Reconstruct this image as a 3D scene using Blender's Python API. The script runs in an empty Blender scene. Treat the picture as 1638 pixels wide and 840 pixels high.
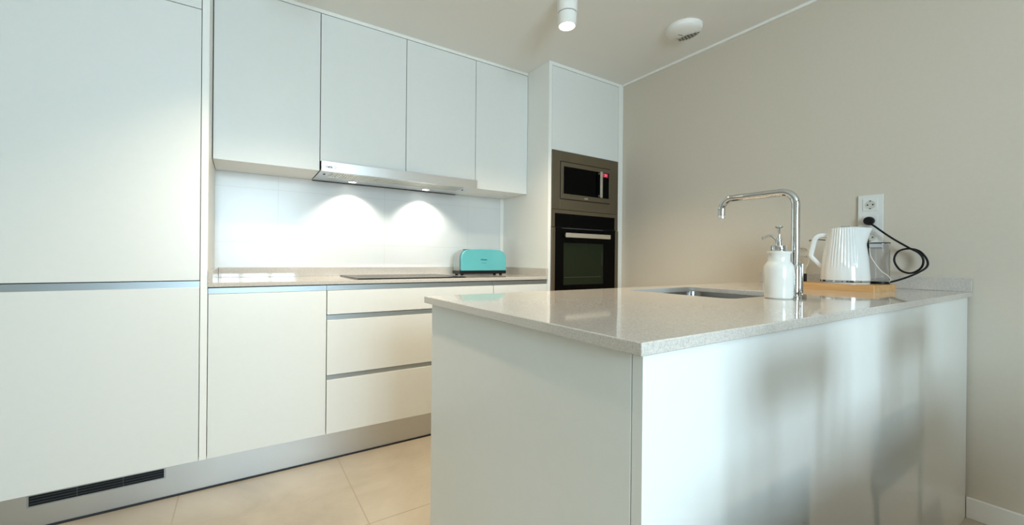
import bpy, bmesh, math, random
from mathutils import Vector, Matrix
random.seed(3)
S = bpy.context.scene
COL = S.collection
PI = math.pi

# ------------------------------------------------------------------ camera
F_PX, CX, CY = 655.7, 799.7, 415.6
YAW, PITCH, ROLL = -0.5659, -0.0014, 0.0094
CAM = Vector((-2.4642, -2.6975, 1.0125))
cy_, sy_, cp_, sp_ = math.cos(YAW), math.sin(YAW), math.cos(PITCH), math.sin(PITCH)
Fw = Vector((-sy_*cp_, cy_*cp_, sp_)); Rt = Vector((cy_, sy_, 0)); Up = Rt.cross(Fw)
R2 = math.cos(ROLL)*Rt + math.sin(ROLL)*Up
U2 = -math.sin(ROLL)*Rt + math.cos(ROLL)*Up
cd = bpy.data.cameras.new('camera'); cam = bpy.data.objects.new('camera', cd); COL.objects.link(cam)
cd.sensor_width = 36; cd.sensor_fit = 'HORIZONTAL'; cd.lens = F_PX/1638*36
cd.shift_x = (819-CX)/1638; cd.shift_y = (CY-420)/1638
cd.clip_start = 0.02
m = Matrix((R2, U2, -Fw)).transposed().to_4x4(); m.translation = CAM
cam.matrix_world = m
S.camera = cam

# ------------------------------------------------------------------ light and exposure
S.view_settings.view_transform = 'Standard'; S.view_settings.look = 'None'
S.view_settings.gamma = 1; S.view_settings.use_curve_mapping = False
S.view_settings.exposure = 0.22
S.cycles.use_denoising = True
S.cycles.max_bounces = 10; S.cycles.diffuse_bounces = 6; S.cycles.glossy_bounces = 5
S.cycles.transmission_bounces = 8; S.cycles.transparent_max_bounces = 8
S.cycles.sample_clamp_indirect = 6
S.cycles.caustics_refractive = False; S.cycles.caustics_reflective = False
W = bpy.data.worlds.new('sky'); S.world = W; W.use_nodes = True
W.node_tree.nodes['Background'].inputs[0].default_value = (0.55, 0.80, 1, 1)
W.node_tree.nodes['Background'].inputs[1].default_value = 2.0

def light(name, kind, loc, power, col, aim=None, **kw):
    l = bpy.data.lights.new(name, kind); l.energy = power; l.color = col
    for k, v in kw.items(): setattr(l, k, v)
    o = bpy.data.objects.new(name, l); COL.objects.link(o); o.location = loc
    if aim is not None:
        o.rotation_euler = (Vector(aim)-Vector(loc)).to_track_quat('-Z', 'Y').to_euler()
    return o
# daylight through the glazed doors behind the photographer
WIN = (-2.85, -1.65, 0.85, 2.16, -4.8)      # x0 x1 z0 z1 y
light('window_daylight', 'AREA', ((WIN[0]+WIN[1])/2, WIN[4]-0.12, 1.5), 112, (0.66, 0.87, 1.0),
      aim=((WIN[0]+WIN[1])/2, 0, 1.5), shape='RECTANGLE', size=1.1, size_y=1.2)
WARM = (1.0, 0.79, 0.54)

# ------------------------------------------------------------------ materials
def mat(name, col, rough=0.5, metal=0.0, spec=0.5, coat=0.0, trans=0.0, ior=1.45, emit=None, es=0.0, bump=None, var=0.0, vscale=3.0):
    m = bpy.data.materials.new(name); m.use_nodes = True
    nt = m.node_tree; b = nt.nodes['Principled BSDF']
    b.inputs['Base Color'].default_value = (*col, 1); b.inputs['Roughness'].default_value = rough
    b.inputs['Metallic'].default_value = metal; b.inputs['Specular IOR Level'].default_value = spec
    b.inputs['Coat Weight'].default_value = coat; b.inputs['Coat Roughness'].default_value = 0.05
    b.inputs['Transmission Weight'].default_value = trans; b.inputs['IOR'].default_value = ior
    if emit: b.inputs['Emission Color'].default_value = (*emit, 1); b.inputs['Emission Strength'].default_value = es
    tc = nt.nodes.new('ShaderNodeTexCoord')
    if var > 0:
        n = nt.nodes.new('ShaderNodeTexNoise'); n.inputs['Scale'].default_value = vscale; n.inputs['Detail'].default_value = 6
        nt.links.new(tc.outputs['Object'], n.inputs['Vector'])
        r = nt.nodes.new('ShaderNodeValToRGB')
        r.color_ramp.elements[0].position = 0.3; r.color_ramp.elements[1].position = 0.7
        r.color_ramp.elements[0].color = (*[c*(1-var) for c in col], 1)
        r.color_ramp.elements[1].color = (*[min(1, c*(1+var)) for c in col], 1)
        nt.links.new(n.outputs['Fac'], r.inputs['Fac']); nt.links.new(r.outputs['Color'], b.inputs['Base Color'])
    if bump:
        n = nt.nodes.new('ShaderNodeTexNoise'); n.inputs['Scale'].default_value = bump[0]; n.inputs['Detail'].default_value = 4
        mp = nt.nodes.new('ShaderNodeMapping')
        if len(bump) > 2: mp.inputs['Scale'].default_value = bump[2]
        nt.links.new(tc.outputs['Object'], mp.inputs['Vector']); nt.links.new(mp.outputs['Vector'], n.inputs['Vector'])
        bp = nt.nodes.new('ShaderNodeBump'); bp.inputs['Strength'].default_value = bump[1]; bp.inputs['Distance'].default_value = 0.002
        nt.links.new(n.outputs['Fac'], bp.inputs['Height']); nt.links.new(bp.outputs['Normal'], b.inputs['Normal'])
    return m

M = {}
M['front'] = mat('white satin laminate', (0.695, 0.705, 0.68), 0.30, bump=(90, 0.04), var=0.008, vscale=40)
M['carcass'] = mat('cabinet carcass', (0.06, 0.06, 0.06), 0.6)  # near-black, puts the shade of the door gaps into the colour
M['panel'] = mat('white painted board', (0.78, 0.78, 0.745), 0.35)
M['wall'] = mat('beige wall paint', (0.59, 0.53, 0.44), 0.85, bump=(160, 0.12), var=0.012, vscale=60)
M['ceiling'] = mat('ceiling paint', (0.79, 0.775, 0.73), 0.9, bump=(160, 0.08))
M['trimwhite'] = mat('white trim paint', (0.80, 0.79, 0.75), 0.45)
M['alu'] = mat('anodised aluminium', (0.42, 0.47, 0.50), 0.36, 1.0, bump=(30, 0.06, (1, 1, 40)))
M['plinth'] = mat('brushed aluminium', (0.60, 0.62, 0.63), 0.33, 1.0, bump=(25, 0.10, (0.5, 1, 60)))
M['steel'] = mat('stainless steel', (0.78, 0.77, 0.76), 0.30, 1.0, bump=(30, 0.06, (1, 20, 60)))
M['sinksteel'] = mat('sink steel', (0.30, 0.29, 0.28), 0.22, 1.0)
M['bronze'] = mat('warm brushed steel', (0.225, 0.195, 0.145), 0.38, 1.0, bump=(30, 0.05, (1, 1, 60)))
M['handle_steel'] = mat('light brushed handle', (0.62, 0.59, 0.52), 0.35, 0.8)
M['chrome'] = mat('chrome', (0.60, 0.61, 0.61), 0.05, 1.0)
M['black'] = mat('black plastic', (0.008, 0.008, 0.009), 0.4, spec=0.25)
M['rubber'] = mat('dark seal', (0.02, 0.021, 0.024), 0.6)
M['blackglass'] = mat('black glass', (0.002, 0.002, 0.002), 0.12, spec=0.06)
M['ovenglass'] = mat('tinted oven window', (0.014, 0.020, 0.010), 0.12, spec=0.12)
M['cooktop'] = mat('black ceramic glass', (0.018, 0.018, 0.02), 0.16, spec=0.06)
M['teal'] = mat('turquoise enamel', (0.115, 0.44, 0.47), 0.22, coat=0.4)
M['ceramic'] = mat('white glazed ceramic', (0.69, 0.68, 0.64), 0.12, coat=0.5, var=0.02, vscale=25)
M['kettle'] = mat('glossy white plastic', (0.70, 0.71, 0.70), 0.12, coat=0.4)
M['sockwhite'] = mat('white socket plastic', (0.72, 0.72, 0.69), 0.25)
M['smoke'] = mat('smoky clear plastic', (0.86, 0.87, 0.90), 0.04, trans=1.0, ior=1.2)
M['glass'] = mat('clear glass', (0.97, 0.98, 0.98), 0.01, trans=1.0, ior=1.3)
M['pane'] = mat('window glass', (1, 1, 1), 0.0, trans=1.0, ior=1.01)
M['cordwhite'] = mat('white cable', (0.78, 0.77, 0.70), 0.4)
M['grey'] = mat('grey grille', (0.16, 0.16, 0.13), 0.5)
M['darkgrey'] = mat('dark grey print', (0.05, 0.06, 0.07), 0.5)
M['print'] = mat('pale print', (0.6, 0.58, 0.5), 0.5)
M['tealprint'] = mat('dark teal print', (0.005, 0.07, 0.075), 0.5)
M['lamp'] = mat('lit lamp', (1, 1, 1), 0.4, emit=(1, 0.9, 0.74), es=18)
M['hoodlamp'] = mat('lit hood lamp', (1, 1, 1), 0.4, emit=(1, 0.97, 0.88), es=12)
M['red'] = mat('red display', (0.1, 0, 0.01), 0.4, emit=(1, 0.02, 0.07), es=0.35)
M['redtext'] = mat('display digits', (0.1, 0, 0.01), 0.4, emit=(1, 0.45, 0.6), es=0.7)
M['sofa'] = mat('brown fabric', (0.16, 0.12, 0.085), 0.9)
M['skywhite'] = mat('white window frame', (0.7, 0.7, 0.7), 0.4)

def wood(name, a, b_, scale, rough=0.4):
    m = bpy.data.materials.new(name); m.use_nodes = True; nt = m.node_tree; b = nt.nodes['Principled BSDF']
    tc = nt.nodes.new('ShaderNodeTexCoord'); mp = nt.nodes.new('ShaderNodeMapping'); mp.inputs['Scale'].default_value = scale
    n = nt.nodes.new('ShaderNodeTexNoise'); n.inputs['Scale'].default_value = 6; n.inputs['Detail'].default_value = 8
    r = nt.nodes.new('ShaderNodeValToRGB'); r.color_ramp.elements[0].color = (*a, 1); r.color_ramp.elements[1].color = (*b_, 1)
    r.color_ramp.elements[0].position = 0.35; r.color_ramp.elements[1].position = 0.65
    nt.links.new(tc.outputs['Object'], mp.inputs['Vector']); nt.links.new(mp.outputs['Vector'], n.inputs['Vector'])
    nt.links.new(n.outputs['Fac'], r.inputs['Fac']); nt.links.new(r.outputs['Color'], b.inputs['Base Color'])
    b.inputs['Roughness'].default_value = rough
    return m
M['bamboo'] = wood('bamboo', (0.50, 0.26, 0.09), (0.62, 0.36, 0.15), (8, 1, 12))
M['walnut'] = wood('brown wood', (0.14, 0.09, 0.05), (0.22, 0.15, 0.09), (1, 8, 8))

def quartz():
    m = bpy.data.materials.new('pale quartz'); m.use_nodes = True; nt = m.node_tree; b = nt.nodes['Principled BSDF']
    tc = nt.nodes.new('ShaderNodeTexCoord')
    n = nt.nodes.new('ShaderNodeTexNoise'); n.inputs['Scale'].default_value = 330; n.inputs['Detail'].default_value = 3
    r = nt.nodes.new('ShaderNodeValToRGB')
    e = r.color_ramp.elements
    e[0].position = 0.33; e[0].color = (0.44, 0.41, 0.37, 1); e[1].position = 0.5; e[1].color = (0.52, 0.485, 0.44, 1)
    x = e.new(0.66); x.color = (0.58, 0.545, 0.50, 1)
    nt.links.new(tc.outputs['Object'], n.inputs['Vector']); nt.links.new(n.outputs['Fac'], r.inputs['Fac'])
    nt.links.new(r.outputs['Color'], b.inputs['Base Color'])
    b.inputs['Roughness'].default_value = 0.055; b.inputs['Specular IOR Level'].default_value = 0.85
    return m
M['quartz'] = quartz()

def tiles(name, cols, size, off, mort, mcol, rough, plane='XY', bumpd=0.3, noise=2.2, vein=True):
    m = bpy.data.materials.new(name); m.use_nodes = True; nt = m.node_tree; b = nt.nodes['Principled BSDF']
    L = nt.links.new
    tc = nt.nodes.new('ShaderNodeTexCoord'); sp = nt.nodes.new('ShaderNodeSeparateXYZ'); cb = nt.nodes.new('ShaderNodeCombineXYZ')
    L(tc.outputs['Object'], sp.inputs[0])
    ax = [nt.nodes.new('ShaderNodeMath') for _ in range(2)]
    for i in (0, 1):
        ax[i].operation = 'ADD'; ax[i].inputs[1].default_value = -off[i]+size[i]*20
        L(sp.outputs[plane[i]], ax[i].inputs[0]); L(ax[i].outputs[0], cb.inputs[i])
    br = nt.nodes.new('ShaderNodeTexBrick'); br.offset = 0; br.squash = 1
    br.inputs['Scale'].default_value = 1; br.inputs['Brick Width'].default_value = size[0]; br.inputs['Row Height'].default_value = size[1]
    br.inputs['Mortar Size'].default_value = mort; br.inputs['Mortar Smooth'].default_value = 0.1; br.inputs['Bias'].default_value = 0
    L(cb.outputs[0], br.inputs['Vector'])
    n = nt.nodes.new('ShaderNodeTexNoise'); n.inputs['Scale'].default_value = noise; n.inputs['Detail'].default_value = 9; n.inputs['Roughness'].default_value = 0.6
    n.inputs['Distortion'].default_value = 0.6 if vein else 0
    L(tc.outputs['Object'], n.inputs['Vector'])
    r = nt.nodes.new('ShaderNodeValToRGB'); e = r.color_ramp.elements
    e[0].position = 0.34; e[0].color = (*cols[0], 1); e[1].position = 0.66; e[1].color = (*cols[1], 1)
    L(n.outputs['Fac'], r.inputs['Fac'])
    mx = nt.nodes.new('ShaderNodeMixRGB'); mx.inputs[2].default_value = (*mcol, 1)
    L(br.outputs['Fac'], mx.inputs[0]); L(r.outputs['Color'], mx.inputs[1]); L(mx.outputs[0], b.inputs['Base Color'])
    bp = nt.nodes.new('ShaderNodeBump'); bp.invert = True; bp.inputs['Strength'].default_value = bumpd; bp.inputs['Distance'].default_value = 0.002
    L(br.outputs['Fac'], bp.inputs['Height']); L(bp.outputs['Normal'], b.inputs['Normal'])
    b.inputs['Roughness'].default_value = rough
    return m
M['floor'] = tiles('beige stone tiles', ((0.35, 0.305, 0.24), (0.48, 0.43, 0.35)), (0.634, 0.634), (-2.04, -1.12), 0.003, (0.36, 0.30, 0.22), 0.42)
M['splash'] = tiles('white wall tiles', ((0.64, 0.65, 0.64), (0.67, 0.68, 0.67)), (0.62, 0.306), (-1.6575, 1.094), 0.0018, (0.60, 0.61, 0.60), 0.25, plane='XZ', bumpd=0.15, vein=False)

# ------------------------------------------------------------------ builders
def origin(o):
    v = Vector((0, 0, 0))
    while o is not None: v += o.location; o = o.parent
    return v
def obj(name, bm, m, parent=None, bevel=0.0, smooth=False, seg=2, label=None, ang=35):
    bmesh.ops.recalc_face_normals(bm, faces=bm.faces[:])
    if parent is not None:
        o0 = origin(parent); bmesh.ops.translate(bm, verts=bm.verts[:], vec=-o0)
    me = bpy.data.meshes.new(name); bm.to_mesh(me); bm.free()
    me.materials.append(M[m] if isinstance(m, str) else m)
    if smooth:
        for p in me.polygons: p.use_smooth = True
        me.set_sharp_from_angle(angle=math.radians(ang))
    o = bpy.data.objects.new(name, me); COL.objects.link(o)
    if parent is not None: o.parent = parent
    if bevel > 0:
        md = o.modifiers.new('bevel', 'BEVEL'); md.width = bevel; md.segments = seg; md.limit_method = 'ANGLE'; md.angle_limit = math.radians(40)
        md.harden_normals = False
    if label: o['label'] = label
    return o
def thing(name, label, cat, loc=(0, 0, 0), group=None):
    o = bpy.data.objects.new(name, None); COL.objects.link(o); o.location = loc
    o.empty_display_size = 0.05
    o['label'] = label; o['category'] = cat
    if group: o['group'] = group
    return o
def tag(o, label, cat, group=None):
    o['label'] = label; o['category'] = cat
    if group: o['group'] = group
    return o
def struct(name, bm, m, **k):
    o = obj(name, bm, m, **k); o['kind'] = 'structure'; return o
def add_box(bm, x0, x1, y0, y1, z0, z1):
    vs = [bm.verts.new(p) for p in ((x0,y0,z0),(x1,y0,z0),(x1,y1,z0),(x0,y1,z0),(x0,y0,z1),(x1,y0,z1),(x1,y1,z1),(x0,y1,z1))]
    for f in ((0,1,2,3),(7,6,5,4),(0,4,5,1),(1,5,6,2),(2,6,7,3),(3,7,4,0)): bm.faces.new([vs[i] for i in f])
    return vs
def bx(*a):
    bm = bmesh.new(); add_box(bm, *a); return bm
def boxes(*bs):
    bm = bmesh.new()
    for b in bs: add_box(bm, *b)
    return bm
def add_lathe(bm, cx, cy, prof, n=48, caps=True, rfun=None):
    rings = []
    for (r, z) in prof:
        rings.append([bm.verts.new((cx+(r if rfun is None else rfun(r, z, 2*PI*k/n))*math.cos(2*PI*k/n),
                                    cy+(r if rfun is None else rfun(r, z, 2*PI*k/n))*math.sin(2*PI*k/n), z)) for k in range(n)])
    for a, b in zip(rings, rings[1:]):
        for k in range(n): bm.faces.new((a[k], a[(k+1) % n], b[(k+1) % n], b[k]))
    if caps: bm.faces.new(rings[0][::-1]); bm.faces.new(rings[-1])
    return rings
def lathe(cx, cy, prof, n=48, caps=True, rfun=None):
    bm = bmesh.new(); add_lathe(bm, cx, cy, prof, n, caps, rfun); return bm
def smooth_path(pts, sub=8):
    pts = [Vector(p) for p in pts]; out = []
    for i in range(len(pts)-1):
        p0 = pts[max(i-1, 0)]; p1 = pts[i]; p2 = pts[i+1]; p3 = pts[min(i+2, len(pts)-1)]
        for k in range(sub):
            t = k/sub
            out.append(0.5*((2*p1)+(-p0+p2)*t+(2*p0-5*p1+4*p2-p3)*t*t+(-p0+3*p1-3*p2+p3)*t**3))
    out.append(pts[-1]); return out
def fillet_path(pts, rad, seg=10):
    pts = [Vector(p) for p in pts]; out = [pts[0]]
    for i in range(1, len(pts)-1):
        a, b, c = pts[i-1], pts[i], pts[i+1]; r = rad[i-1] if isinstance(rad, (list, tuple)) else rad
        u = (a-b).normalized(); v = (c-b).normalized(); th = u.angle(v); d = r/math.tan(th/2)
        ctr = b+(u+v).normalized()*(r/math.sin(th/2)); s = b+u*d; e = b+v*d
        s0 = (s-ctr); e0 = (e-ctr); w = s0.angle(e0)
        for k in range(seg+1):
            t = k/seg; out.append(ctr+(s0*math.sin((1-t)*w)+e0*math.sin(t*w))/math.sin(w))
    out.append(pts[-1]); return out
def add_tube(bm, path, r, n=12, caps=True):
    path = [Vector(p) for p in path]; rings = []; up = None
    for i, p in enumerate(path):
        d = (path[min(i+1, len(path)-1)]-path[max(i-1, 0)]).normalized()
        if up is None: up = d.orthogonal().normalized()
        else: up = (up-d*up.dot(d)).normalized()
        s = d.cross(up); rr = r[i] if isinstance(r, (list, tuple)) else r
        rings.append([bm.verts.new(p+(up*math.cos(2*PI*k/n)+s*math.sin(2*PI*k/n))*rr) for k in range(n)])
    for a, b in zip(rings, rings[1:]):
        for k in range(n): bm.faces.new((a[k], a[(k+1) % n], b[(k+1) % n], b[k]))
    if caps: bm.faces.new(rings[0][::-1]); bm.faces.new(rings[-1])
def tube(path, r, n=12, caps=True):
    bm = bmesh.new(); add_tube(bm, path, r, n, caps); return bm
def rrect(x0, x1, y0, y1, r, seg=6):
    out = []
    for (cx, cy, a) in ((x1-r, y1-r, 0), (x0+r, y1-r, PI/2), (x0+r, y0+r, PI), (x1-r, y0+r, 1.5*PI)):
        for k in range(seg+1):
            t = a+PI/2*k/seg; out.append((cx+r*math.cos(t), cy+r*math.sin(t)))
    return out
def slab(outer, z0, z1, holes=()):
    bm = bmesh.new(); edges = []
    for loop in (outer, *holes):
        vs = [bm.verts.new((x, y, z0)) for x, y in loop]
        edges += [bm.edges.new((vs[i], vs[(i+1) % len(vs)])) for i in range(len(vs))]
    r = bmesh.ops.triangle_fill(bm, edges=edges, use_beauty=True)
    fs = [g for g in r['geom'] if isinstance(g, bmesh.types.BMFace)]
    e = bmesh.ops.extrude_face_region(bm, geom=fs)
    bmesh.ops.translate(bm, verts=[g for g in e['geom'] if isinstance(g, bmesh.types.BMVert)], vec=(0, 0, z1-z0))
    return bm
def text_bm(s, size, mtx, ext=0.0004, bold=False):
    cu = bpy.data.curves.new('t', 'FONT'); cu.body = s; cu.size = size; cu.extrude = ext; cu.align_x = 'CENTER'; cu.align_y = 'CENTER'
    if bold: cu.offset = size*0.03
    o = bpy.data.objects.new('t', cu); COL.objects.link(o); bpy.context.view_layer.update()
    me = bpy.data.meshes.new_from_object(o.evaluated_get(bpy.context.evaluated_depsgraph_get()))
    bm = bmesh.new(); bm.from_mesh(me); bmesh.ops.transform(bm, matrix=mtx, verts=bm.verts[:])
    bpy.data.objects.remove(o); bpy.data.curves.remove(cu); bpy.data.meshes.remove(me)
    return bm
def facing_cam(x, y, z):      # text standing on a plane that looks to -Y
    return Matrix.Translation((x, y, z)) @ Matrix.Rotation(PI/2, 4, 'X')

# ------------------------------------------------------------------ measures (metres)
H = 2.3475; ZC = 0.90; ZU = 0.8805; ZLIP = 0.9537
XL = -2.5786; XP = -2.604; XA = -0.7253; YF = -0.5529; YU = -0.3147; YCF = -0.5607; YPL = -0.5105
FX0 = -3.2375
ZW = 1.4808; ZUD = 2.3255; S1, S2, S3 = -2.103, -1.6252, -1.1502
B1, B2 = -2.1024, -1.1469; ZB = 0.1462; DT = 0.8503
PX, PY1, PY2 = -1.9997, -1.5468, -2.3298
PBX, PBY1, PBY2 = -1.9829, -1.5682, -2.3188
RX0 = -4.3; RY0 = -4.8

# ------------------------------------------------------------------ setting
struct('floor', bx(RX0-0.1, 0.1, RY0-0.1, 0.1, -0.1, 0), 'floor')
struct('ceiling', bx(RX0-0.1, 0.1, RY0-0.1, 0.1, H, H+0.1), 'ceiling')
struct('wall_back', bx(RX0-0.1, 0.1, 0, 0.1, 0, H), 'splash')
struct('wall_right', bx(0, 0.1, RY0-0.1, 0, 0, H), 'wall')
struct('wall_left', bx(RX0-0.1, RX0, RY0-0.1, 0, 0, H), 'wall')
x0, x1, z0, z1, wy = WIN
struct('wall_front', boxes((RX0, x0, RY0-0.1, RY0, 0, H), (x1, 0, RY0-0.1, RY0, 0, H), (x0, x1, RY0-0.1, RY0, z1, H), (x0, x1, RY0-0.1, RY0, 0, z0)), 'wall')
wf = struct('window_1', boxes((x0, x1, RY0-0.07, RY0-0.01, z0, z0+0.06), (x0, x1, RY0-0.07, RY0-0.01, z1-0.06, z1),
      *[(x0+(x1-x0)*k/3-0.03, x0+(x1-x0)*k/3+0.03, RY0-0.07, RY0-0.01, z0, z1) for k in (1, 2)],
      (x0, x0+0.06, RY0-0.07, RY0-0.01, z0, z1), (x1-0.06, x1, RY0-0.07, RY0-0.01, z0, z1)), 'skywhite')
# thin ceiling trim and skirting on the beige wall
struct('trim_1', bx(-0.013, 0, RY0, YF, H-0.014, H), 'trimwhite')
struct('baseboard_right', bx(-0.014, 0, RY0, PBY2-0.001, 0.0, 0.082), 'trimwhite', bevel=0.002)
# filler strip above the wall cabinets, white strip at the end of the wall tiles
struct('trim_2', bx(XL+0.002, XA-0.001, YU-0.001, YU+0.018, ZUD+0.003, H), 'panel', bevel=0.0008)
struct('trim_3', bx(-0.7559, XA-0.0005, -0.006, 0, ZLIP, ZW), 'panel')

# ------------------------------------------------------------------ tall fridge cabinet
def door(parent, x0, x1, z0, z1, y=YF, name='door', m='front'):
    return obj(name, bx(x0, x1, y, y+0.019, z0, z1), m, parent, bevel=0.0012)
def channel(parent, x0, x1, z0, z1, y=YF):
    # recessed C-profile used as a grip: sloping back with a top lip
    bm = bmesh.new()
    pr = [(y+0.030, z0-0.0020), (y+0.010, z0-0.0020), (y+0.009, z1-0.001), (y+0.030, z1)]
    a = [bm.verts.new((x0, p[0], p[1])) for p in pr]; b = [bm.verts.new((x1, p[0], p[1])) for p in pr]
    n = len(pr)
    for i in range(n): bm.faces.new((a[i], a[(i+1) % n], b[(i+1) % n], b[i]))
    bm.faces.new(a); bm.faces.new(b[::-1])
    return obj('handle_channel', bm, 'alu', parent)
fr = thing('fridge_cabinet', 'tall white fridge cabinet at the left, split by a horizontal aluminium grip channel', 'cabinet', (-2.92, -0.3, ZB))
obj('body', bx(FX0, XP-0.001, YF+0.040, -0.002, ZB, H-0.002), 'carcass', fr)
door(fr, FX0+0.001, XP-0.0025, 2.0581, H-0.02)
door(fr, FX0+0.001, XP-0.0025, 0.9112, 2.0551)
door(fr, FX0+0.001, XP-0.0025, ZB, 0.8799)
channel(fr, FX0+0.001, XP-0.0025, 0.8815, 0.9085)
obj('top_rail', bx(FX0, XP-0.001, YF, YF+0.018, H-0.018, H-0.001), 'panel', fr)
for nm, a, b, lab in (('end_panel', XP, XL, 'narrow white upright panel between fridge cabinet and worktop'),):
    tag(obj(nm, bx(a, b, YF-0.001, -0.001, ZB, H-0.001), 'panel', bevel=0.001), lab, 'panel')
tag(obj('end_panel', bx(FX0-0.020, FX0-0.001, YF-0.001, -0.001, ZB, H-0.001), 'panel', bevel=0.001),
    'white upright panel closing the outer left side of the fridge cabinet', 'panel')

# ------------------------------------------------------------------ base cabinets
YB = YF+0.040
bc = thing('base_cabinet', 'white base cabinet with one wide door beside the tall fridge cabinet', 'cabinet', ((XL+B1)/2, -0.28, ZB))
obj('body', bx(XL+0.001, B1-0.001, YB, -0.002, ZB, ZU-0.001), 'carcass', bc)
door(bc, XL+0.0025, B1-0.0018, ZB, DT)
channel(bc, XL+0.0015, B1-0.0008, DT+0.003, ZU-0.004)
dc = thing('drawer_cabinet', 'white base cabinet with three wide drawers under the cooktop', 'cabinet', ((B1+B2)/2, -0.28, ZB))
obj('body', bx(B1+0.001, B2-0.001, YB, -0.002, ZB, ZU-0.001), 'carcass', dc)
for a, b in ((0.7323, DT), (0.4348, 0.7037), (ZB, 0.4096)): door(dc, B1+0.0018, B2-0.0018, a, b, name='drawer')
channel(dc, B1+0.0008, B2-0.0008, DT+0.003, ZU-0.004)
channel(dc, B1+0.0018, B2-0.0018, 0.7057, 0.7295); channel(dc, B1+0.0018, B2-0.0018, 0.4116, 0.4322)
ec = thing('base_cabinet', 'white base cabinet between the drawers and the oven column', 'cabinet', ((B2+XA)/2, -0.28, ZB))
obj('body', bx(B2+0.001, XA-0.001, YB, -0.002, ZB, ZU-0.001), 'carcass', ec)
door(ec, B2+0.0018, XA-0.0018, ZB, DT)
channel(ec, B2+0.0008, XA-0.0008, DT+0.003, ZU-0.004)

# plinth with its air grille
pl = thing('plinth', 'brushed aluminium plinth running along the floor under the cabinets', 'plinth', (-1.6, YPL, 0))
obj('board', bx(FX0, -0.001, YPL, YPL+0.018, 0.006, ZB-0.001), 'plinth', pl)
obj('seal', bx(FX0, -0.001, YPL-0.003, YPL+0.02, 0.0, 0.0085), 'rubber', pl)
vf = obj('vent_grille', boxes((-3.114, -2.718, YPL-0.004, YPL, 0.086, 0.0905), (-3.114, -2.718, YPL-0.004, YPL, 0.1275, 0.132),
        (-3.114, -3.109, YPL-0.004, YPL, 0.0905, 0.1275), (-2.723, -2.718, YPL-0.004, YPL, 0.0905, 0.1275)), 'alu', pl)
obj('opening', bx(-3.109, -2.723, YPL-0.0012, YPL, 0.0905, 0.1275), 'black', vf)
for zz in (0.0985, 0.109, 0.1195):
    obj('slat', bx(-3.109, -2.723, YPL-0.0035, YPL-0.0012, zz-0.0010, zz+0.0010), 'darkgrey', vf)
for xx in (-2.982, -2.85):
    obj('divider', bx(xx-0.001, xx+0.001, YPL-0.0038, YPL-0.0012, 0.0905, 0.1275), 'darkgrey', vf)

# worktop of the back run
wt = thing('worktop', 'pale quartz worktop along the back wall, carrying cooktop and toaster', 'worktop', (-1.65, -0.28, ZU))
obj('slab', bx(XL+0.0005, XA-0.0005, YCF, -0.001, ZU, ZC), 'quartz', wt, bevel=0.0022)
tag(obj('upstand', bx(XL+0.0190, XA-0.0190, -0.02, -0.001, ZC, ZLIP), 'quartz', bevel=0.001), 'long low quartz upstand behind the cooktop along the tiled wall', 'upstand')
tag(obj('upstand', bx(XL+0.0005, XL+0.0185, YCF+0.001, -0.001, ZC, ZLIP), 'quartz', bevel=0.001), 'short quartz upstand at the left worktop end by the fridge cabinet', 'upstand')
tag(obj('upstand', bx(XA-0.0185, XA-0.0005, YCF+0.001, -0.001, ZC, ZLIP), 'quartz', bevel=0.001), 'short quartz upstand beside the turquoise toaster against the oven column', 'upstand')

ck = thing('cooktop', 'flat black glass cooktop set on the back worktop', 'cooktop', (-1.63, -0.29, ZC))
obj('glass_plate', slab(rrect(-1.946, -1.318, -0.515, -0.06, 0.006), ZC, ZC+0.006), 'cooktop', ck, bevel=0.001)
for (hx, hy, hr) in ((-1.80, -0.19, 0.085), (-1.80, -0.40, 0.07), (-1.48, -0.19, 0.07), (-1.48, -0.39, 0.095)):
    obj('heating_zone', lathe(hx, hy, [(hr, ZC+0.006), (hr, ZC+0.0062), (hr-0.0015, ZC+0.0062), (hr-0.0015, ZC+0.006)], 48, False), 'grey', ck)

# ------------------------------------------------------------------ wall cabinets
ZH = 1.533
for (a, b, zb, lab) in ((XL+0.002, S1, ZW, 'white wall cabinet farthest left, hanging lower than the hood cabinets'),
                        (S1, S2, ZH, 'white wall cabinet above the left half of the extractor hood'),
                        (S2, S3, ZH, 'white wall cabinet above the right half of the extractor hood'),
                        (S3, XA-0.001, ZW, 'narrow white wall cabinet next to the oven column')):
    w = thing('wall_cabinet', lab, 'cabinet', ((a+b)/2, -0.15, zb), 'wall cabinets above the worktop')
    obj('body', bx(a+0.0008, b-0.0008, YU+0.0195, -0.0065, zb, ZUD), 'panel' if zb == ZW else 'carcass', w)
    door(w, a+0.0018, b-0.0018, zb-(0.001 if zb == ZW else 0.0), ZUD, y=YU)
    obj('gap_shade', bx(a+0.0008, b-0.0008, YU+0.0192, YU+0.0230, zb+0.002, ZUD+0.001), 'black', w)  # black sheet behind the door stands in for shade in the seams

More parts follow.
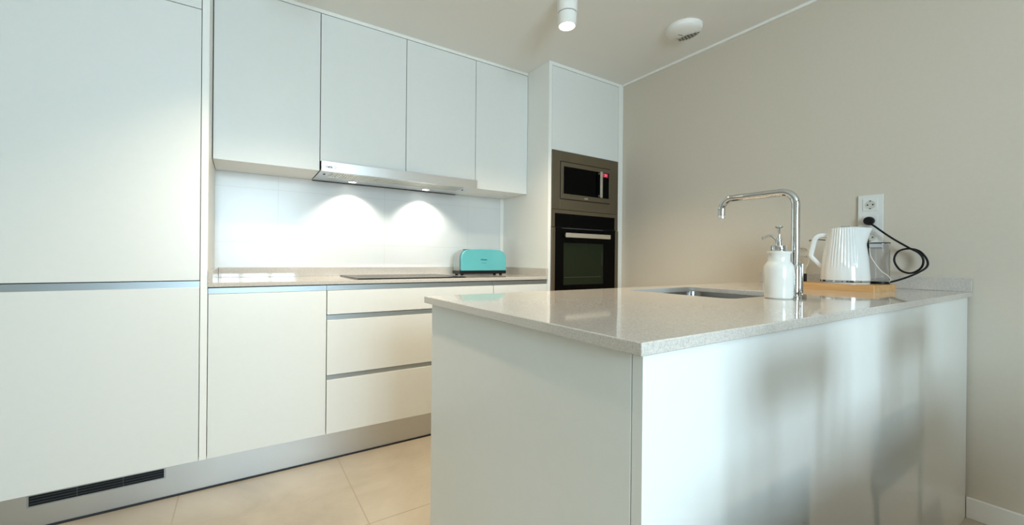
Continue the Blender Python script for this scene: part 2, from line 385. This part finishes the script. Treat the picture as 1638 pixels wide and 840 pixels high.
# extractor hood
hd = thing('extractor_hood', 'stainless steel pull-out extractor hood with two lit lamps', 'extractor hood', (-1.625, -0.17, 1.476))
obj('front_strip', bx(-2.0985, -1.146, -0.3365, -0.3160, 1.4762, 1.5305), 'steel', hd, bevel=0.0012)
obj('housing', boxes((-2.0975, -1.155, -0.3155, -0.010, 1.4832, 1.5305)), 'steel', hd)
obj('underside', boxes((-2.1, -1.15, -0.3155, -0.300, 1.477, 1.483), (-2.1, -1.15, -0.165, -0.012, 1.477, 1.483),
        (-2.1, -2.045, -0.300, -0.165, 1.477, 1.483), (-1.225, -1.15, -0.300, -0.165, 1.477, 1.483)), 'steel', hd, bevel=0.0006)
fm = bmesh.new()
for k in range(60):
    xx = -2.043+k*0.01365; add_box(fm, xx, xx+0.008, -0.298, -0.167, 1.4785, 1.4815)
add_box(fm, -2.045, -1.225, -0.300, -0.165, 1.4815, 1.4828)
obj('grease_filter', fm, mat('filter mesh', (0.72, 0.70, 0.62), 0.4, 1.0), hd)
obj('rear_lip', bx(-2.1, -1.15, -0.020, -0.012, 1.474, 1.477), 'black', hd)
for xx, yy in ((-2.07, -0.245), (-1.2, -0.225)):
    obj('button', lathe(xx, yy, [(0.006, 1.474), (0.006, 1.477)], 16), 'rubber', hd)
for xx in (-1.885, -1.41):
    lp = obj('lamp_ring', lathe(xx, -0.095, [(0.026, 1.477), (0.028, 1.4735), (0.024, 1.4735), (0.022, 1.477)], 32, False), 'chrome', hd, smooth=True)
    obj('lamp_disc', lathe(xx, -0.095, [(0.0225, 1.4742), (0.0225, 1.4765)], 32), 'hoodlamp', lp)
    light('hood_light', 'SPOT', (xx, -0.105, 1.468), 12.0, (1.0, 0.96, 0.86), aim=(xx, -0.085, 1.0), spot_size=math.radians(122), spot_blend=0.6, shadow_soft_size=0.02)
t = obj('logo', text_bm('cata', 0.021, facing_cam(-2.060, -0.3369, 1.502), bold=True), 'black', hd)
obj('logo_mark', tube([Vector((-2.0315, -0.3369, 1.502))+Vector((0.0065*math.cos(a), 0, 0.0065*math.sin(a))) for a in [math.radians(-150+30*k) for k in range(11)]], 0.0010, 6), 'black', hd)

# ------------------------------------------------------------------ oven column
oc = thing('oven_cabinet', 'tall white cabinet column housing microwave and oven beside the beige wall', 'cabinet', (-0.36, -0.28, ZB))
obj('side_panel', bx(XA, XA+0.0265, YF-0.001, -0.001, ZB, H-0.001), 'panel', oc, bevel=0.0008)
obj('side_panel', bx(-0.0510, -0.001, YF-0.001, -0.001, ZB, H-0.001), 'panel', oc, bevel=0.0008)
obj('top_rail', bx(XA+0.0265, -0.0510, YF-0.001, YF+0.02, 2.3235, H-0.001), 'panel', oc)
obj('body', boxes((XA+0.0265, -0.0510, YF+0.045, -0.002, ZB, H-0.002)), 'carcass', oc)
door(oc, XA+0.0290, -0.0530, 1.7575, 2.3212)
door(oc, XA+0.0290, -0.0530, ZB, 0.752)
def frame_bm(x0, x1, z0, z1, X0, X1, Z0, Z1, ya, yb):
    return boxes((x0, X0, ya, yb, z0, z1), (X1, x1, ya, yb, z0, z1), (X0, X1, ya, yb, z0, Z0), (X0, X1, ya, yb, Z1, z1))
mw = thing('microwave', 'built-in microwave with dark glass door and brownish steel frame', 'microwave', (-0.38, YF, 1.357))
obj('housing', bx(-0.6925, -0.0545, YF+0.004, YF+0.043, 1.360, 1.752), 'black', mw)
obj('frame', frame_bm(-0.6965, -0.0535, 1.3572, 1.7550, -0.6240, -0.1400, 1.4270, 1.6875, YF-0.004, YF+0.006), 'bronze', mw, bevel=0.001)
dr = obj('door', frame_bm(-0.6195, -0.1445, 1.4315, 1.6830, -0.5945, -0.1535, 1.4665, 1.6535, YF-0.007, YF+0.003), 'bronze', mw, bevel=0.001)
obj('glass', bx(-0.5945, -0.1535, YF-0.0055, YF+0.002, 1.4665, 1.6535), 'blackglass', dr)
obj('handle', boxes((-0.2690, -0.2460, YF-0.034, YF-0.026, 1.464, 1.652), (-0.2640, -0.2510, YF-0.026, YF-0.005, 1.472, 1.486), (-0.2640, -0.2510, YF-0.026, YF-0.005, 1.634, 1.646)), 'handle_steel', mw, bevel=0.002)
dp = obj('display', bx(-0.218, -0.166, YF-0.0068, YF-0.0054, 1.622, 1.650), 'red', mw)
obj('digits', text_bm('20', 0.024, facing_cam(-0.190, YF-0.0070, 1.636)), 'redtext', dp)
obj('logo', text_bm('cata', 0.022, facing_cam(-0.385, YF-0.0074, 1.449)), 'print', dr)
ov = thing('oven', 'built-in black glass oven below the microwave, with pale bar handle', 'oven', (-0.38, YF, 0.757))
obj('housing', bx(-0.6925, -0.0545, YF+0.004, YF+0.043, 0.758, 1.352), 'black', ov)
cp = obj('control_panel', frame_bm(-0.6965, -0.0535, 1.236, 1.3545, -0.6680, -0.0890, 1.2362, 1.3290, YF-0.004, YF+0.006), 'bronze', ov, bevel=0.0008)
obj('glass', bx(-0.6680, -0.0890, YF-0.005, YF+0.004, 1.2365, 1.3290), 'blackglass', cp)
od = obj('door', frame_bm(-0.6965, -0.0535, 0.758, 1.2310, -0.6680, -0.0890, 0.775, 1.2300, YF-0.010, YF+0.003), 'bronze', ov, bevel=0.0008)
obj('glass', bx(-0.6680, -0.0890, YF-0.012, YF+0.003, 0.776, 1.2310), 'blackglass', od, bevel=0.001)
obj('window', bx(-0.5945, -0.2140, YF-0.0126, YF-0.0120, 0.8400, 1.1290), 'ovenglass', od)
obj('rack', boxes((-0.590, -0.236, YF-0.0131, YF-0.0126, 0.8905, 0.8935), (-0.2275, -0.2255, YF-0.0131, YF-0.0126, 0.97, 1.07)), mat('rack behind glass', (0.05, 0.055, 0.04), 0.3), od)
obj('highlight_edge', bx(-0.61, -0.22, YF-0.0128, YF-0.012, 1.2275, 1.2305), mat('painted edge highlight', (0.08, 0.09, 0.1), 0.2), od)  # lighter strip paints a glint along the top of the door glass
obj('handle', boxes((-0.6020, -0.1730, YF-0.047, YF-0.037, 1.1650, 1.1960), (-0.585, -0.565, YF-0.037, YF-0.012, 1.172, 1.189), (-0.210, -0.190, YF-0.037, YF-0.012, 1.172, 1.189)), 'handle_steel', ov, bevel=0.002)

# ------------------------------------------------------------------ peninsula
pc = thing('peninsula_cabinet', 'white peninsula cabinet standing out from the beige wall', 'cabinet', (-1.0, -1.94, 0))
obj('end_panel', bx(PBX, PBX+0.019, PBY2+0.0205, PBY1-0.0, 0.0005, ZU-0.001), 'front', pc, bevel=0.0006)
obj('back_panel', bx(PBX, -0.0145, PBY2, PBY2+0.0190, 0.0005, ZU-0.001), 'front', pc, bevel=0.0008)
obj('body', boxes((PBX+0.020, -0.001, PBY2+0.0195, PBY1-0.045, 0.10, 0.72), (PBX+0.020, -1.30, PBY2+0.0195, PBY1-0.045, 0.72, ZU-0.002),
                  (-0.72, -0.001, PBY2+0.0195, PBY1-0.045, 0.72, ZU-0.002)), 'carcass', pc)
for k in range(3):
    w_ = (0-(PBX+0.020))/3; a = PBX+0.020+k*w_
    obj('door', bx(a+0.002, a+w_-0.002, PBY1-0.019, PBY1, ZB, DT), 'front', pc, bevel=0.001)
obj('kick_board', bx(PBX+0.020, -0.016, PBY1-0.060, PBY1-0.045, 0.001, 0.10), 'plinth', pc)
SINK = (-1.22, -0.79, -2.035, -1.64)
pw = thing('peninsula_worktop', 'glossy pale quartz top of the peninsula with sink cut-out', 'worktop', (-1.0, -1.94, ZU))
obj('slab', slab([(PX, PY2), (-0.001, PY2), (-0.001, PY1), (PX, PY1)], ZU, ZC, [rrect(*SINK, 0.035)]), 'quartz', pw, bevel=0.0018)
tag(obj('upstand', bx(-0.020, -0.001, PY2+0.0, PY1, ZC, ZLIP), 'quartz', bevel=0.0015), 'low quartz upstand on the peninsula along the beige wall', 'upstand')
# sink bowl hung under the cut-out
sk = thing('kitchen_sink', 'stainless steel undermount sink sunk into the peninsula top', 'sink', (-1.0, -1.84, 0.72))
bm = bmesh.new(); sx0, sx1, sy0, sy1 = SINK; loops = []
for (g, z, r) in ((0.012, ZU-0.0005, 0.04), (0.003, ZU-0.0005, 0.04), (-0.001, 0.84, 0.04), (-0.006, 0.755, 0.045), (-0.020, 0.735, 0.05), (-0.045, 0.732, 0.05)):
    loops.append([bm.verts.new((x, y, z)) for x, y in rrect(sx0-g, sx1+g, sy0-g, sy1+g, r)])
for a, b in zip(loops, loops[1:]):
    for k in range(len(a)): bm.faces.new((a[k], a[(k+1) % len(a)], b[(k+1) % len(a)], b[k]))
bm.faces.new(loops[-1])
bowl = obj('bowl', bm, 'sinksteel', sk, smooth=True)
sd = bowl.modifiers.new('thick', 'SOLIDIFY'); sd.thickness = 0.0012; sd.offset = 0
dn = obj('drain', lathe(-1.005, -1.84, [(0.046, 0.7332), (0.046, 0.7362), (0.038, 0.7362), (0.034, 0.7342)], 40), 'chrome', sk, smooth=True)
obj('strainer', lathe(-1.005, -1.84, [(0.02, 0.7345), (0.02, 0.740), (0.006, 0.744), (0.006, 0.752)], 24), 'chrome', dn, smooth=True)

# ------------------------------------------------------------------ tap
tx, ty = -1.0, -2.112
tp = thing('kitchen_tap', 'tall chrome tap with squared swan neck beside the sink', 'tap', (tx, ty, ZC))
obj('base', lathe(tx, ty, [(0.0175, ZC), (0.0175, ZC+0.004), (0.0150, ZC+0.006), (0.0142, ZC+0.007), (0.0142, 1.002), (0.0128, 1.005), (0.0115, 1.006)], 40), 'chrome', tp, smooth=True)
sp_path = fillet_path([(tx, ty, 1.004), (tx, ty, 1.2345), (tx, -1.8785, 1.2345), (tx, -1.8785, 1.170)], [0.042, 0.038])
obj('spout', tube(sp_path, 0.0116, 24), 'chrome', tp, smooth=True)
obj('aerator', lathe(tx, -1.8785, [(0.0118, 1.176), (0.0124, 1.175), (0.0124, 1.1665), (0.0095, 1.1655), (0.009, 1.169)], 32), 'steel', tp, smooth=True)
sd_ = Vector((0.30, -0.954, 0)); hp = Vector((tx, ty, 0))+sd_*0.0165
lv = obj('lever', tube([(hp.x, hp.y, 0.912), (hp.x, hp.y, 1.000)], 0.0045, 16), 'chrome', tp, smooth=True)
obj('pivot', tube([Vector((tx, ty, 0.925)), Vector((hp.x, hp.y, 0.925))], 0.006, 16), 'chrome', lv, smooth=True)
obj('cap', lathe(hp.x, hp.y, [(0.0055, 1.000), (0.0055, 1.006), (0.003, 1.008)], 16), 'chrome', lv, smooth=True)

# ------------------------------------------------------------------ soap dispenser
sx, sy = -1.062, -2.092
sp = thing('soap_dispenser', 'white ceramic soap bottle with chrome pump beside the tap', 'soap dispenser', (sx, sy, ZC))
obj('bottle', lathe(sx, sy, [(0.034, ZC), (0.0375, ZC+0.003), (0.0385, ZC+0.01), (0.0398, 0.960), (0.0400, 0.990), (0.0385, 1.000), (0.034, 1.0075), (0.0315, 1.011),
    (0.0298, 1.016), (0.0298, 1.033), (0.0310, 1.036), (0.0325, 1.040), (0.0325, 1.0435), (0.030, 1.045), (0.0205, 1.045)], 64), 'ceramic', sp, smooth=True)
pm = obj('pump', lathe(sx, sy, [(0.0200, 1.0448), (0.0205, 1.046), (0.0205, 1.061), (0.0195, 1.0625), (0.0088, 1.063), (0.0085, 1.083), (0.0075, 1.0845), (0.0035, 1.085), (0.0033, 1.113),
    (0.0040, 1.115), (0.0090, 1.1175), (0.0115, 1.120), (0.0112, 1.1215), (0.0035, 1.1225)], 40), 'chrome', sp, smooth=True)
u = -sd_
obj('nozzle', tube(smooth_path([Vector((sx, sy, 1.080))+u*a+Vector((0, 0, b)) for a, b in ((0.006, 0.0), (0.018, 0.0125), (0.030, 0.0125), (0.040, 0.007), (0.045, 0.0055))]), [0.0036]*29+[0.0044]*4, 14), 'chrome', pm, smooth=True)

# ------------------------------------------------------------------ tray and what stands on it
TZ = 0.925
TR = (-0.44, -0.185, -2.15, -1.765)
ty_ = thing('serving_tray', 'low bamboo tray under the white kettle', 'tray', ((TR[0]+TR[1])/2, (TR[2]+TR[3])/2, ZC))
obj('base', slab(rrect(*TR, 0.004), ZC, TZ), 'bamboo', ty_, bevel=0.001)

kx, ky = -0.33, -2.025
kt = thing('electric_kettle', 'white ribbed electric kettle with chrome ring, on the bamboo tray', 'kettle', (kx, ky, TZ))
ang0 = math.atan2(sd_.y, sd_.x)                     # direction of the pouring spout
KP = [(0.930, 0.0815), (0.950, 0.0812), (0.975, 0.0795), (1.000, 0.0775), (1.030, 0.0750), (1.060, 0.0712), (1.090, 0.0670), (1.120, 0.0625), (1.140, 0.0600), (1.153, 0.0588)]
def krad(z):
    for (a, ra), (b, rb) in zip(KP, KP[1:]):
        if a <= z <= b: return ra+(rb-ra)*(z-a)/(b-a)
    return KP[-1][1] if z > 1 else KP[0][1]
def kfun(r, z, a):
    d = (a-ang0+PI) % (2*PI)-PI
    front = abs(d) > 0.95 and abs(d) < 2.35
    fade = min(1, max(0, (z-0.985)/0.035))
    rr = r
    if front: rr -= 0.0022*fade*(0.5-0.5*math.cos(a*44))*min(1, (abs(d)-0.95)/0.15)*min(1, (2.35-abs(d))/0.15)
    # pouring lip pulls the top of the wall outwards into a wedge
    lip = max(0, (z-1.085)/0.068)
    if abs(d) < 0.62: rr += 0.026*(lip**1.15)*max(0, 1-abs(d)/0.62)
    return rr
zs = [0.9385+(1.153-0.9385)*k/30 for k in range(31)]
bm = bmesh.new()
prof = [(0.078, 0.9385)]+[(krad(z), z) for z in zs]+[(krad(1.153)-0.003, 1.1545)]
rg = add_lathe(bm, kx, ky, prof, 416, False, kfun)
bm.faces.new(rg[0][::-1]); bm.faces.new(rg[-1])
obj('body', bm, 'kettle', kt, smooth=True, ang=60)
obj('chrome_ring', lathe(kx, ky, [(0.080, 0.9315), (0.0826, 0.932), (0.0826, 0.9395), (0.080, 0.9400)], 96), 'chrome', kt, smooth=True)
obj('power_base', lathe(kx, ky, [(0.078, TZ), (0.0795, TZ+0.001), (0.0795, 0.9305), (0.078, 0.9315)], 96), 'kettle', kt, smooth=True)
ld = obj('lid', lathe(kx, ky, [(0.050, 1.1545), (0.050, 1.156), (0.047, 1.1575), (0.010, 1.159)], 64), 'kettle', kt, smooth=True)
obj('knob', lathe(kx, ky, [(0.012, 1.158), (0.016, 1.161), (0.015, 1.164), (0.004, 1.1655)], 32), 'chrome', ld, smooth=True)
# D-shaped handle on the far left of the body: flat bar swept along a path
hd_ = Vector((math.cos(ang0+PI), math.sin(ang0+PI), 0)); c0 = Vector((kx, ky, 0))
hp_ = fillet_path([c0+hd_*0.054+Vector((0, 0, 1.128)), c0+hd_*0.098+Vector((0, 0, 1.126)), c0+hd_*0.115+Vector((0, 0, 1.038)), c0+hd_*0.0745+Vector((0, 0, 0.990))], [0.026, 0.022])
bm = bmesh.new(); side = hd_.cross(Vector((0, 0, 1))).normalized(); rings = []
for i, p in enumerate(hp_):
    dd = (hp_[min(i+1, len(hp_)-1)]-hp_[max(i-1, 0)]).normalized(); nn = side.cross(dd).normalized()
    rings.append([bm.verts.new(p+side*(0.0165*math.copysign(abs(math.cos(t))**0.6, math.cos(t)))+nn*(0.0100*math.copysign(abs(math.sin(t))**0.6, math.sin(t)))) for t in [2*PI*k/20 for k in range(20)]])
for a, b in zip(rings, rings[1:]):
    for k in range(20): bm.faces.new((a[k], a[(k+1) % 20], b[(k+1) % 20], b[k]))
bm.faces.new(rings[0]); bm.faces.new(rings[-1][::-1])
obj('handle', bm, 'kettle', kt, smooth=True)

# smoky beaker behind the kettle
gx, gy = -0.222, -2.105
gt = thing('clear_beaker', 'smoky clear beaker with dark rim between kettle and wall sockets', 'beaker', (gx, gy, TZ))
obj('cup', lathe(gx, gy, [(0.022, TZ+0.011), (0.0318, TZ+0.011), (0.0325, TZ+0.014), (0.0338, 1.094), (0.0322, 1.094), (0.0308, TZ+0.016), (0.022, TZ+0.015)], 48), 'smoke', gt, smooth=True)
obj('foot', lathe(gx, gy, [(0.031, TZ), (0.033, TZ+0.001), (0.033, TZ+0.010), (0.031, TZ+0.011)], 48), 'black', gt, smooth=True)
obj('rim', lathe(gx, gy, [(0.0338, 1.0930), (0.0345, 1.0940), (0.0345, 1.0960), (0.0320, 1.0960), (0.0320, 1.0945)], 48), 'rubber', gt, smooth=True)
gd = Vector((gx, gy, 0))-sd_*0.0375
obj('grip', boxes((gd.x-0.004, gd.x+0.004, gd.y-0.005, gd.y+0.003, 1.04, 1.115)), 'black', gt, bevel=0.002)

# glass mill with black foot (behind the tap) and glass bottle with a metal pourer (behind the kettle handle)
mx_, my_ = -0.30, -1.86
ml = thing('glass_mill', 'clear glass spice mill with square black foot behind the tap', 'mill', (mx_, my_, TZ))
obj('foot', slab(rrect(mx_-0.014, mx_+0.014, my_-0.014, my_+0.014, 0.003), TZ, 0.960), 'black', ml, bevel=0.001)
obj('glass_body', lathe(mx_, my_, [(0.012, 0.960), (0.0125, 0.975), (0.018, 0.988), (0.0235, 1.003), (0.0245, 1.018), (0.022, 1.032), (0.017, 1.040), (0.020, 1.050), (0.0205, 1.060), (0.015, 1.072), (0.004, 1.078)], 24), 'glass', ml, smooth=True, ang=20)
ox, oy = -0.135, -1.905
ob = thing('oil_bottle', 'clear glass bottle with thin dark pouring spout behind the kettle handle', 'bottle', (ox, oy, ZC))
obj('bottle', lathe(ox, oy, [(0.024, ZC), (0.026, ZC+0.004), (0.026, 1.020), (0.022, 1.040), (0.011, 1.055), (0.0105, 1.085), (0.009, 1.085), (0.009, 1.055), (0.020, 1.038), (0.0235, 1.020), (0.0235, ZC+0.008), (0.02, ZC+0.006)], 40), 'glass', ob, smooth=True)
obj('stopper', lathe(ox, oy, [(0.0095, 1.0855), (0.0115, 1.086), (0.0115, 1.097), (0.006, 1.102)], 24), 'chrome', ob, smooth=True)
pv = Vector((-0.15, 0.989, 0)).normalized()
q0 = Vector((ox, oy, 0))
obj('pourer', tube(smooth_path([q0+Vector((0, 0, 1.100)), q0+pv*0.010+Vector((0, 0, 1.114)), q0+pv*0.035+Vector((0, 0, 1.119)), q0+pv*0.062+Vector((0, 0, 1.119)), q0+pv*0.078+Vector((0, 0, 1.1155))]),
    [0.0026]*29+[0.0036]*4, 12), 'bronze', ob, smooth=True)

# ------------------------------------------------------------------ sockets and cords
so = thing('wall_socket', 'white three-gang vertical wall socket plate on the beige wall', 'socket', (0, -2.016, 1.2))
obj('frame', bx(-0.009, -0.0005, -2.0605, -1.9710, 1.0830, 1.3250), 'sockwhite', so, bevel=0.0015)
for zc in (1.2790, 1.2040, 1.1290):
    ins = obj('insert', bx(-0.0115, -0.009, -2.0425, -1.9890, zc-0.0270, zc+0.0270), 'sockwhite', so, bevel=0.0008)
    # round recess: dark seam ring, shallow well floor and two pin holes
    def disc(r0, r1, xx, zc=zc):
        bm = bmesh.new(); n = 40
        A = [bm.verts.new((xx, -2.0158+r0*math.cos(2*PI*k/n), zc+r0*math.sin(2*PI*k/n))) for k in range(n)]
        B = [bm.verts.new((xx+0.0012, -2.0158+r1*math.cos(2*PI*k/n), zc+r1*math.sin(2*PI*k/n))) for k in range(n)]
        for k in range(n): bm.faces.new((A[k], A[(k+1) % n], B[(k+1) % n], B[k]))
        bm.faces.new(A)
        return bm
    obj('well', disc(0.0195, 0.0198, -0.0122), mat('socket well', (0.54, 0.53, 0.48), 0.4), ins)
    for dy in (-0.0095, 0.0095):
        obj('pin_hole', tube([(-0.0124, -2.0158+dy, zc), (-0.0115, -2.0158+dy, zc)], 0.0032, 12), 'black', ins)
    for dz in (-0.0175, 0.0175):
        obj('earth_clip', bx(-0.0135, -0.0120, -2.0158-0.003, -2.0158+0.003, zc+dz-0.002, zc+dz+0.002), 'black', ins)
cd_pts = [(-0.030, -2.0225, 1.190)]
def on_plane(u_, v_, xx):     # a point of the cord, laid out from the measured position of its bends
    q = R2*((u_-CX)/F_PX)+U2*(-(v_-CY)/F_PX)+Fw
    t_ = (xx-CAM.x)/q.x; return CAM+q*t_
path_px = [(1399, 362, -.034), (1413, 372, -.040), (1430, 383, -.045), (1454, 396.5, -.048), (1470, 405, -.046), (1477, 416, -.044), (1473, 429, -.042), (1457, 437, -.040), (1440, 432, -.038), (1430.5, 417, -.036),
           (1436, 403, -.034), (1452, 398, -.034), (1470, 401.5, -.036), (1482, 414, -.044), (1483, 426, -.056), (1470, 435.5, -.080), (1450, 444, -.120), (1430, 450, -.165), (1417, 453, -.200)]
P_ = [Vector(cd_pts[0])]+[on_plane(*p) for p in path_px]
pcord = thing('power_cord', 'looped black power cord with round plug in the middle socket', 'cord', tuple(P_[0]))
obj('cable', tube(smooth_path(P_, 8), 0.0039, 12), 'black', pcord, smooth=True)
bm = bmesh.new(); n = 32
rr = []
for xx, r in ((-0.0126, 0.0180), (-0.020, 0.0195), (-0.034, 0.0190), (-0.040, 0.015), (-0.041, 0.006)):
    rr.append([bm.verts.new((xx, -2.0158+r*math.cos(2*PI*k/n), 1.204+r*math.sin(2*PI*k/n))) for k in range(n)])
for a, b in zip(rr, rr[1:]):
    for k in range(n): bm.faces.new((a[k], a[(k+1) % n], b[(k+1) % n], b[k]))
bm.faces.new(rr[0]); bm.faces.new(rr[-1])
obj('plug', bm, 'black', pcord, smooth=True)
wc = [(1391, 397, -.262), (1393, 410, -.262), (1401, 423, -.262), (1410, 434, -.262), (1420, 441, -.25), (1424.5, 447, -.235), (1421, 452, -.225), (1413, 453, -.215)]
wp = []
for (u_, v_, xx) in wc: wp.append(on_plane(u_, v_, xx))
wp[-1].z = max(wp[-1].z, TZ+0.004); wp[-2].z = max(wp[-2].z, TZ+0.004)
tag(obj('thin_cable', tube(smooth_path(wp, 8), 0.0014, 8), 'cordwhite', smooth=True), 'thin white cable hanging down in front of the smoky beaker', 'cable')

# ------------------------------------------------------------------ toaster
t0x, t1x, tf, tb = -1.1995, -0.8330, -0.212, -0.092
to = thing('toaster', 'turquoise long-slot toaster on black feet at the right of the cooktop', 'toaster', ((t0x+t1x)/2, (tf+tb)/2, ZC))
def tprof(x0, x1, z0, z1, rl, n=12):
    pts = [(x0, z0), (x1, z0)]
    for (cx, cz, a0) in ((x1-rl, z1-rl, 0), (x0+rl, z1-rl, PI/2)):
        for k in range(n+1):
            t = a0+PI/2*k/n
            if a0 > 1 and k == 0:
                for i_ in range(1, 12): pts.append((x1-rl-(x1-x0-2*rl)*i_/12, z1))
            pts.append((cx+rl*math.cos(t), cz+rl*math.sin(t)))
    return pts
def yprism(pts, y0, y1, crown=0.0):
    bm = bmesh.new(); zt = max(p[1] for p in pts); xm = (pts[0][0]+pts[1][0])/2; hw = abs(pts[1][0]-pts[0][0])/2
    zb_ = min(p[1] for p in pts); f = lambda p: p[1]+crown*(1-((p[0]-xm)/hw)**2)*((p[1]-zb_)/(zt-zb_))**2
    a = [bm.verts.new((p[0], y0, f(p))) for p in pts]; b = [bm.verts.new((p[0], y1, f(p))) for p in pts]
    for i in range(len(pts)): bm.faces.new((a[i], a[(i+1) % len(pts)], b[(i+1) % len(pts)], b[i]))
    bm.faces.new(a); bm.faces.new(b[::-1]); return bm
obj('base', bx(t0x-0.006, t1x+0.004, tf+0.002, tb-0.002, 0.909, 0.9320), 'black', to, bevel=0.004)
obj('side_shell', yprism(tprof(t0x+0.006, t1x, 0.9315, 1.070, 0.054), tf-0.001, tf+0.020, 0.012), 'teal', to, bevel=0.004, seg=3, smooth=True, ang=30)
obj('side_shell', yprism(tprof(t0x+0.006, t1x, 0.9315, 1.070, 0.054), tb-0.020, tb+0.001, 0.012), 'teal', to, bevel=0.004, seg=3, smooth=True, ang=30)
obj('chrome_body', yprism(tprof(t0x, t1x-0.003, 0.9315, 1.070, 0.050), tf+0.0205, tb-0.0205, 0.009), mat('toaster steel', (0.45, 0.45, 0.44), 0.22, 1.0), to, smooth=True, ang=30)
obj('bread_slot', bx(t0x+0.05, t1x-0.05, (tf+tb)/2-0.016, (tf+tb)/2+0.016, 1.0765, 1.0795), 'black', to)
obj('lever', boxes((t1x-0.003, t1x+0.016, (tf+tb)/2-0.018, (tf+tb)/2+0.012, 1.032, 1.039)), 'black', to, bevel=0.002)
for fx in (t0x+0.02, t1x-0.035):
    for fy in (tf+0.018, tb-0.018):
        obj('foot', lathe(fx, fy, [(0.009, ZC), (0.010, ZC+0.001), (0.012, 0.911)], 20), 'black', to, smooth=True)
lg = obj('logo', text_bm('Orbegozo', 0.0125, facing_cam((t0x+t1x)/2-0.0025, tf-0.0014, 1.008), bold=True), 'tealprint', to)
obj('logo_line', bx((t0x+t1x)/2-0.021, (t0x+t1x)/2+0.016, tf-0.0016, tf-0.0009, 0.9835, 0.9853), 'tealprint', to)

# ------------------------------------------------------------------ ceiling fittings
def spotlight(x, y, label, group):
    s = thing('ceiling_spotlight', label, 'lamp', (x, y, H), group)
    obj('mount', lathe(x, y, [(0.0500, H), (0.0515, H-0.002), (0.0505, 2.262), (0.0480, 2.260)], 48), 'trimwhite', s, smooth=True)
    obj('seam_ring', lathe(x, y, [(0.0470, 2.2605), (0.0470, 2.2570)], 48), 'darkgrey', s)
    hh = obj('head', lathe(x, y, [(0.0470, 2.2575), (0.0480, 2.2560), (0.0465, 2.197), (0.0440, 2.1950), (0.0400, 2.1960), (0.0365, 2.202), (0.0360, 2.2100)], 48, False), 'trimwhite', s, smooth=True)
    obj('bulb', lathe(x, y, [(0.0355, 2.2050), (0.0358, 2.2120)], 40), 'lamp', hh)
    light('spot_light', 'SPOT', (x, y, 2.190), 72, WARM, aim=(x, y, 0), spot_size=math.radians(115), spot_blend=0.9, shadow_soft_size=0.03)
    return s
spotlight(-1.0710, -1.1180, 'lit white cylindrical ceiling spotlight above the kitchen aisle', 'ceiling spotlights')
spotlight(-2.24, -1.1180, 'second lit white ceiling spotlight, beyond the upper picture edge near the fridge cabinet', 'ceiling spotlights')
spotlight(-1.4, -3.9, 'third lit white ceiling spotlight, added unseen behind the photographer as warm fill light', 'ceiling spotlights')  # added lamp, warm fill light from behind the camera

vx, vy, vr = -0.325, -1.272, 0.098
sm = thing('smoke_detector', 'round white ceiling detector with a slotted grey opening', 'smoke detector', (vx, vy, H))
e1 = Vector((0.30, -0.954, 0)); e2 = Vector((0.954, 0.30, 0))
def dome(q): return H-0.010-0.034*math.sqrt(max(0, 1-(q/0.985)**2))**0.9
obj('base_plate', lathe(vx, vy, [(vr, H), (vr*1.01, H-0.004), (vr, H-0.010)], 64), 'trimwhite', sm, smooth=True)
obj('cover', lathe(vx, vy, [(vr*q, dome(q)) for q in (0.985, 0.97, 0.93, 0.86, 0.76, 0.64, 0.5, 0.35, 0.18, 0.05)], 64), 'trimwhite', sm, smooth=True)
def on_dome(a, q, lift):
    p = Vector((vx, vy, 0))+(e2*math.cos(a)+e1*math.sin(a))*vr*q
    p.z = dome(q)-lift; return p
bm = bmesh.new(); na, nq = 20, 6; G = []
for j_ in range(nq+1):
    q = 0.10+0.78*j_/nq; w_ = math.radians(64)*(1-0.25*(j_/nq)**2)
    G.append([bm.verts.new(on_dome(math.radians(12)-w_+2*w_*k/na, q, 0.0015)) for k in range(na+1)])
for a, b in zip(G, G[1:]):
    for k in range(na): bm.faces.new((a[k], a[k+1], b[k+1], b[k]))
gr = obj('grille', bm, 'grey', sm, smooth=True)
slat_m = mat('slat grey', (0.42, 0.42, 0.36), 0.5)
for k in range(7):
    off = -0.60+0.2*k+0.12; pts_ = []
    for j_ in range(9):
        c1 = 0.12+0.72*j_/8; q = math.hypot(c1, off*0.85); a = math.atan2(off*0.85, c1)
        if q < 0.86: pts_.append(on_dome(a, q, 0.0025))
    if len(pts_) > 2: obj('slat', tube(pts_, 0.0022, 6), slat_m, gr)
obj('slot', tube([on_dome(math.radians(-152), 0.10, 0.0008), on_dome(math.radians(-140), 0.36, 0.0008)], 0.0015, 6), 'darkgrey', sm)

# ------------------------------------------------------------------ unseen lounge chairs, added and shaped to cast the soft shadows on the peninsula
def shadow_chair(x, y, label):
    c = thing('shadow_chair', label, 'chair', (x, y, 0), 'added lounge chairs shading the peninsula')
    def part(nm, bs, m='walnut', bv=0.004):
        bm = boxes(*bs); bmesh.ops.translate(bm, verts=bm.verts[:], vec=(x, y, 0)); obj(nm, bm, m, c, bevel=bv)
    part('seat', [(-0.318, 0.318, -0.28, 0.26, 0.16, 0.73)], 'sofa', 0.03)
    part('backrest', [(-0.18, 0.18, 0.275, 0.31, 0.82, 0.95)], 'walnut', 0.01)
    for a in (-0.15, 0.15): part('back_post', [(a-0.015, a+0.015, 0.262, 0.290, 0.30, 0.86)], 'walnut')
    for a in (-0.27, 0.27):
        for b in (-0.24, 0.22): part('leg', [(a-0.02, a+0.02, b-0.02, b+0.02, 0, 0.16)], 'walnut')
shadow_chair(-0.97, -2.98, 'unseen brown lounge chair added beyond the right picture edge, close to the beige wall')
shadow_chair(-1.61, -2.98, 'unseen brown lounge chair added beyond the right picture edge, nearest to the photographer')
